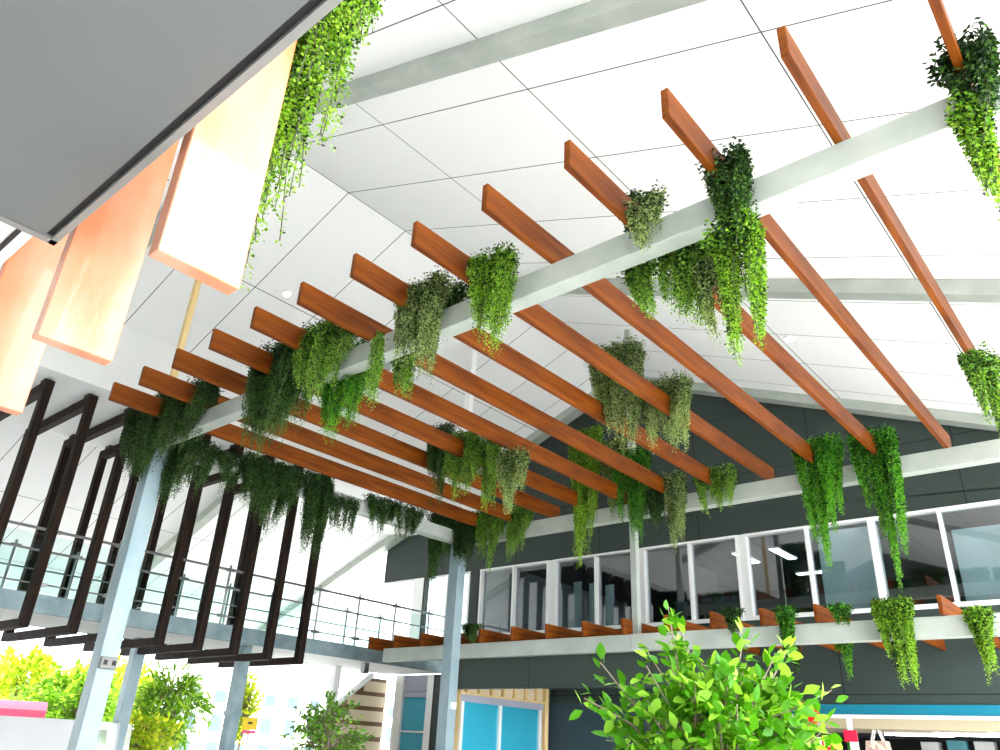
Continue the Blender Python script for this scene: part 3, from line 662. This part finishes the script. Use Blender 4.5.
vine(694, 467, 736, 526, YB-.02, 'mid', 'small light vine split over the eighth board end on the far beam', .040, 1.0, .2, .6, group=G3, bottoms=[.95, .6, .6, 1, .6])
vine(801, 437, 852, 578, YB-.03, 'vivid', 'thick vine with dark top and bright base, left of the two large right hand ones', .044, 2.0, .3, .6, group=G3, bottoms=[.6, .85, 1, .6, .4])
vine(858, 428, 908, 584, YB-.03, 'vivid', 'thick vine with dark top and bright base, right of the two large right hand ones', .044, 2.0, .3, .5, group=G3, bottoms=[.5, .6, 1, 1, .8])
# side beam
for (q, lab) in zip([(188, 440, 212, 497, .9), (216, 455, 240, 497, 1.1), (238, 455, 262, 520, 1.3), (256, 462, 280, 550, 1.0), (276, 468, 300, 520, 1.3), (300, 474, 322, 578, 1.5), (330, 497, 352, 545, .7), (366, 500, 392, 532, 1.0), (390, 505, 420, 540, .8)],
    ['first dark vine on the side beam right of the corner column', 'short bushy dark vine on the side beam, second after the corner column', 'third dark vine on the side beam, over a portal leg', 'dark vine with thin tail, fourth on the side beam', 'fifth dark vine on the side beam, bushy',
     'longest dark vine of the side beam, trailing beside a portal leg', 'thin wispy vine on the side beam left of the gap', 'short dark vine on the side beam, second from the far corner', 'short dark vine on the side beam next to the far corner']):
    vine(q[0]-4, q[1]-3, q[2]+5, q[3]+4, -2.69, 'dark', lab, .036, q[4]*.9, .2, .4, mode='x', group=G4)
# awning
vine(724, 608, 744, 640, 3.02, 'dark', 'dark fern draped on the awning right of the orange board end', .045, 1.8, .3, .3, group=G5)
vine(776, 606, 797, 660, 3.02, 'vivid', 'long deep green fern over the awning beam in the middle', .045, 1.8, .25, .25, group=G5, bottoms=[.8, 1, .9])
vine(781, 624, 803, 682, 3.28, 'dark', 'very dark fern hanging behind the awning beam right of the deep green one', .045, 1.5, .2, .15, group=G5)
vine(828, 604, 852, 628, 3.02, 'vivid', 'small fern tuft on top of the awning beside the pinkish board', .045, 1.6, .3, .2, group=G5)
vine(828, 624, 856, 684, 3.22, 'vivid', 'two pronged fern hanging below the awning beam under the small tuft', .045, 1.5, .2, .35, group=G5, bottoms=[.5, .4, 1, .9])
vine(880, 597, 922, 695, 3.02, 'bright', 'brightest trailing vine over the awning beam at right', .045, 1.7, .3, .5, group=G5, bottoms=[.6, .8, 1, .75])
vine(888, 624, 910, 688, 3.36, 'dark', 'very dark fern behind the awning beam beside the brightest vine', .045, 1.6, .2, .2, group=G5)
vine(966, 606, 1002, 682, 3.02, 'bright', 'bright fern over the awning beam at the right picture edge', .045, 1.5, .3, .5, group=G5)
vine(462, 624, 482, 645, 3.02, 'dark', 'tiny bush on the awning just right of the far corner column', .04, 1.5, .25, .5, group=G5)
# vine at the near fin
vine(272, -70, 326, 250, .262, 'bright', 'leafy vine with large bright leaves hanging along the edge of the nearest orange fin', .030, 1.7, .09, .5, group='leafy vines at the hanging fins', bottoms=[.9, 1.0, .8, .62], narrow=.2)
vine(326, -80, 368, 68, .262, 'bright', 'shorter leafy vine at the top of the picture right of the nearest fin', .030, 1.3, .09, .4, group='leafy vines at the hanging fins', bottoms=[1, .95, .9, .75])
vine(133, 120, 182, 165, .262, 'bright', 'bit of leafy vine showing between the soffit edge and the middle fin', .030, 1.2, .07, .4, group='leafy vines at the hanging fins')

def tree(name, base, height, crown_c, crown_r, nleaf, leaf, pal, label, cat='tree', twigs=60, trunks=3, pot=False, seed=1, tips=.4, aspect=.5, cluster=.5, spikes=()):
    rg = np.random.RandomState(seed); base = Vector(base); cc = Vector(crown_c)
    root = empty(name, base, label, cat)
    bm = bmesh.new(); P = []; D = []; MI = []
    z0 = .35 if pot else 0
    forks = []
    for t in range(trunks):
        o = Vector((rg.uniform(-.06, .06), rg.uniform(-.06, .06), 0))*(crown_r[0]) if trunks > 1 else Vector((0, 0, 0))
        top = cc+Vector((rg.uniform(-.2, .2)*crown_r[0], rg.uniform(-.2, .2)*crown_r[1], rg.uniform(-.1, .5)*crown_r[2]))
        s = base+o+Vector((0, 0, z0)); mid = s.lerp(top, .5)+Vector((rg.uniform(-.03, .03), rg.uniform(-.03, .03), 0))
        r = height*.012; tube(bm, [s-base, mid-base, top-base], r, 7, r*.45); forks.append((s, mid, top))
    ends = []
    for t in range(twigs):
        v = rg.normal(size=3); v /= np.linalg.norm(v); rr = rg.uniform(.35, 1)**.5
        ends.append(cc+Vector((v[0]*crown_r[0]*rr, v[1]*crown_r[1]*rr, v[2]*crown_r[2]*rr)))
    ends += [Vector(s) for s in spikes]
    per = max(3, nleaf//len(ends))
    for e in ends:
        s, mid, top = forks[rg.randint(len(forks))]
        k = rg.uniform(.3, 1); st = mid.lerp(top, k); 
        if st.z > e.z+.1*crown_r[2]: st = mid.lerp(top, max(0, k-.4))
        bend = st.lerp(e, .55)+Vector((0, 0, .12*crown_r[2]))
        tube(bm, [st-base, bend-base, e-base], height*.0028+.001, 4, height*.001)
        dirv = (e-bend).normalized()
        for i in range(per):
            q = rg.uniform(.0, 1.0)**.8
            p = bend.lerp(e, q) if rg.rand() < .8 else st.lerp(bend, rg.uniform(.3, 1))
            jit = rg.normal(size=3)*leaf*cluster
            an = rg.normal(size=3); d = np.array(dirv)*.8+an*.6; d[2] -= .25
            P.append(np.array(p-base)+jit*.5); D.append(d); MI.append(1 if rg.rand() < tips else 0)
    obj('branches', bm, M['bark']).parent = root
    n = len(P); U = rg.normal(size=(n, 3))*.5; U[:, 2] += 1.0
    LLn = leaf*rg.uniform(.6, 1.15, n)
    # upward facing leaf blades
    Dn = np.array(D); Ux = np.cross(Dn, U)
    me = leaf_mesh('foliage', np.array(P), Dn, U, LLn, LLn*aspect, np.array(MI), LV[pal])
    o = bpy.data.objects.new('foliage', me); C.objects.link(o); o.parent = root
    if pot:
        bm = bmesh.new(); n = 24
        prof = [(0, 0), (.16, 0), (.21, .36), (.22, .38), (.20, .38), (.19, .34), (0, .34)]
        rings = [[bm.verts.new((math.cos(2*math.pi*k/n)*max(r, .001), math.sin(2*math.pi*k/n)*max(r, .001), z)) for k in range(n)] for r, z in prof]
        for a, b in zip(rings, rings[1:]):
            for k in range(n): bm.faces.new((a[k], a[(k+1) % n], b[(k+1) % n], b[k]))
        obj('pot', bm, M['pot']).parent = root
    return root
def far(px, py, dist):
    d = ray(px, py); h = math.hypot(d.x, d.y); return Vector((d.x/h*dist, d.y/h*dist, EYE+d.z/h*dist))
c = far(712, 722, 3.7)
sp = [far(584, 698, 3.6), far(600, 662, 3.7), (far(668, 607, 3.7)), far(680, 625, 3.75), far(832, 690, 3.7), far(790, 645, 3.7), far(640, 640, 3.7), far(612, 740, 3.6), far(745, 632, 3.7), far(775, 655, 3.6), far(818, 720, 3.6)]
tree('potted_tree', (c.x, c.y, 0), 2.2, (c.x, c.y, c.z-.15), (.50, .50, .47), 5200, .072, 'fig', 'large weeping fig with bright green leaves in the foreground at the bottom centre right', twigs=190, trunks=4, pot=True, seed=4, tips=.35, aspect=.58, cluster=.6, spikes=sp)
c = far(328, 735, 9.5)
tree('potted_tree', (c.x, c.y, 0), 2.3, (c.x, c.y, c.z-.1), (.50, .50, .55), 3600, .065, 'mid', 'dark leafy potted tree under the walkway left of the cream slats', twigs=170, trunks=3, pot=True, seed=7, tips=.25, aspect=.5, spikes=[far(350, 690, 9.5), far(372, 735, 9.5), far(285, 735, 9.5)])
# trees and shrubs outside
def far_tree(px, py, dist, rx, rz_, pal, label, nleaf, leaf, seed, asp=.6, twigs=140, trunks=1):
    c = far(px, py, dist)
    return tree('street_tree', (c.x, c.y, 0), max(2, c.z+rz_), c, (rx, rx, rz_), nleaf, leaf, pal, label, twigs=twigs, trunks=trunks, seed=seed, tips=.5, aspect=asp)
far_tree(34, 692, 32, 2.5, 1.35, 'lime', 'spreading yellow green tree outside at the left edge', 6000, .26, 11)
far_tree(116, 692, 36, 1.9, 1.3, 'lime', 'yellow green tree outside between the corner column and the walkway column', 5000, .24, 12)
far_tree(72, 704, 28, 1.8, 1.1, 'bright', 'greener tree outside behind the corner column', 3500, .24, 17)
far_tree(170, 708, 23, 1.05, 1.05, 'bright', 'palm like bright green shrub outside left of the pale building', 2200, .34, 13, .18)
far_tree(140, 735, 19, .8, .5, 'lime', 'low yellow shrub outside beside the parked car', 1500, .16, 14)
far_tree(247, 705, 24, .42, 1.0, 'lime', 'slim young yellow green tree outside right of the blue grey walkway column', 1700, .12, 15)

# ------------------------------------------------------------------ outside buildings and vehicles
XB = -36.0
def yx(px, py): d = ray(px, py); return d*(XB/d.x)
ya, yb = yx(150, 700).y, yx(420, 700).y
root = empty('office_block', (XB, (ya+yb)/2, 0), 'pale two storey building outside with blue grey windows and white frames', 'building')
zt = EYE+yx(250, 684).z
bm = bmesh.new(); mbx(bm, (XB-6, ya, 0), (XB, yb, zt)); obj('wall', bm, M['white'], root)
bm = bmesh.new(); mbx(bm, (XB-6.3, ya-.3, zt), (XB+.5, yb+.3, zt+.25)); obj('roof_edge', bm, M['frame'], root)
n = 12; dy = (yb-ya)/n
for i in range(n):
    for z0, z1 in ((.3, 1.4), (1.7, 2.6), (2.95, zt-.35)):
        if z1-z0 < .2: continue
        
        y0 = ya+dy*(i+.18); bm = bmesh.new(); mbx(bm, (XB-.02, y0, z0), (XB+.06, y0+dy*.55, z1)); wf = obj('window', bm, M['frame'], root)
        bm = bmesh.new(); mbx(bm, (XB+.05, y0+.08, z0+.08), (XB+.08, y0+dy*.55-.08, z1-.08)); obj('pane', bm, M['farpane'], wf)
# yellow sign
c = far(250, 724, 20)
root = empty('street_sign', (c.x, c.y, 0), 'yellow street sign with a red and white strip below it, on a post outside', 'sign')
dv = Vector((c.x, c.y, 0)).normalized(); sd = Vector((dv.y, -dv.x, 0))
def card(cx, w_, z0, z1, m, nm, off=0):
    bm = bmesh.new(); p = Vector((cx.x, cx.y, 0))-dv*off
    v = [bm.verts.new(p+sd*a+dv*b+Vector((0, 0, z))) for a in (-w_/2, w_/2) for b in (0, .02) for z in (z0, z1)]
    for f in ((0, 1, 3, 2), (4, 6, 7, 5), (0, 4, 5, 1), (2, 3, 7, 6), (0, 2, 6, 4), (1, 5, 7, 3)): bm.faces.new([v[i] for i in f])
    return obj(nm, bm, m, root)
card(c, .32, c.z-.12, c.z+.13, M['yellow'], 'sign_board'); card(c, .30, c.z-.20, c.z-.13, M['pink'], 'lower_strip'); card(c, .04, 0, c.z+.1, M['steel'], 'post', -.03)
card(c+Vector((0, 0, 0)), .10, c.z+.0, c.z+.04, M['black'], 'symbol', .022)
# vehicles
def vehicle(name, px, py_top, dist, length, width, hgt, yaw, label, van=False):
    c = far(px, py_top, dist); root = empty(name, (c.x, c.y, 0), label, 'car')
    prof = [(-.5, .18), (-.5, .55), (-.46, .95), (-.25, 1.0), (.12, .99), (.26, .66), (.46, .56), (.5, .40), (.5, .18)] if not van else [(-.5, .14), (-.5, .95), (-.47, 1), (.2, 1), (.36, .62), (.49, .52), (.5, .14)]
    bm = bmesh.new()
    a = [bm.verts.new((x*length, -width/2*(.9 if z > .7 else 1), z*hgt)) for x, z in prof]; b = [bm.verts.new((x*length, width/2*(.9 if z > .7 else 1), z*hgt)) for x, z in prof]
    bm.faces.new(a); bm.faces.new(b[::-1])
    for i in range(len(prof)): bm.faces.new((a[i], a[(i+1) % len(prof)], b[(i+1) % len(prof)], b[i]))
    body = obj('body', bm, M['car']); body.parent = root
    for s in (-1, 1):
        for x0, x1 in ((-.36, -.12), (-.10, .13)) if not van else ((.02, .22),):
            bm = bmesh.new(); v = [(x0*length, .70), (x1*length, .70), ((x1-.03)*length, .93), (x0*length+.03, .93)]
            y_ = s*width/2; q = [bm.verts.new((x, y_*(.90+.1*(1-(z-.66)/.34)) + s*.01, z*hgt)) for x, z in v]; q2 = [bm.verts.new((x, y_*.85, z*hgt)) for x, z in v]
            bm.faces.new(q); bm.faces.new(q2[::-1])
            for i in range(4): bm.faces.new((q[i], q[(i+1) % 4], q2[(i+1) % 4], q2[i]))
            obj('side_window', bm, M['carglass']).parent = root
        for x in (-.3, .3):
            bm = bmesh.new(); r = .33
            tube(bm, [(x*length, s*(width/2-.2), r), (x*length, s*(width/2+.01), r)], r, 20); wq = obj('wheel', bm, M['tyre']); wq.parent = root
            bm = bmesh.new(); tube(bm, [(x*length, s*(width/2), r), (x*length, s*(width/2+.025), r)], .18, 14); h_ = obj('hubcap', bm, M['steel']); h_.parent = wq
    root.rotation_euler = (0, 0, yaw)
    return root
vehicle('delivery_van', 52, 719, 15, 4.8, 1.85, EYE+ray(52, 719).z/math.hypot(*ray(52, 719).xy)*15, math.radians(-35), 'white van parked outside behind the corner column', True)
vehicle('parked_car', 92, 722, 21, 4.2, 1.75, 1.62, math.radians(20), 'small white car parked outside right of the corner column')
c = far(20, 716, 22.5); root = empty('shop_awning', (c.x, c.y, 0), 'pink red awning outside at the left edge under the yellow green tree', 'awning')
dv = Vector((c.x, c.y, 0)).normalized(); sd = Vector((dv.y, -dv.x, 0))
bm = bmesh.new()
v = [bm.verts.new(Vector((c.x, c.y, 0))+sd*a+dv*b+Vector((0, 0, z))) for a in (-1.2, .52) for b, z in ((0, c.z-.22), (0, c.z+.14), (1.2, c.z+.35), (1.2, c.z+.25))]
bm.faces.new(v[:4]); bm.faces.new(v[4:][::-1])
for i in range(4): bm.faces.new((v[i], v[(i+1) % 4], v[4+(i+1) % 4], v[4+i]))
obj('canopy', bm, M['pink'], root)
for a in (-1.1, .45):
    bm = bmesh.new(); tube(bm, [Vector((c.x, c.y, 0))+sd*a+dv*.1, Vector((c.x, c.y, c.z-.1))+sd*a+dv*.1], .04, 8); obj('post', bm, M['steel'], root)
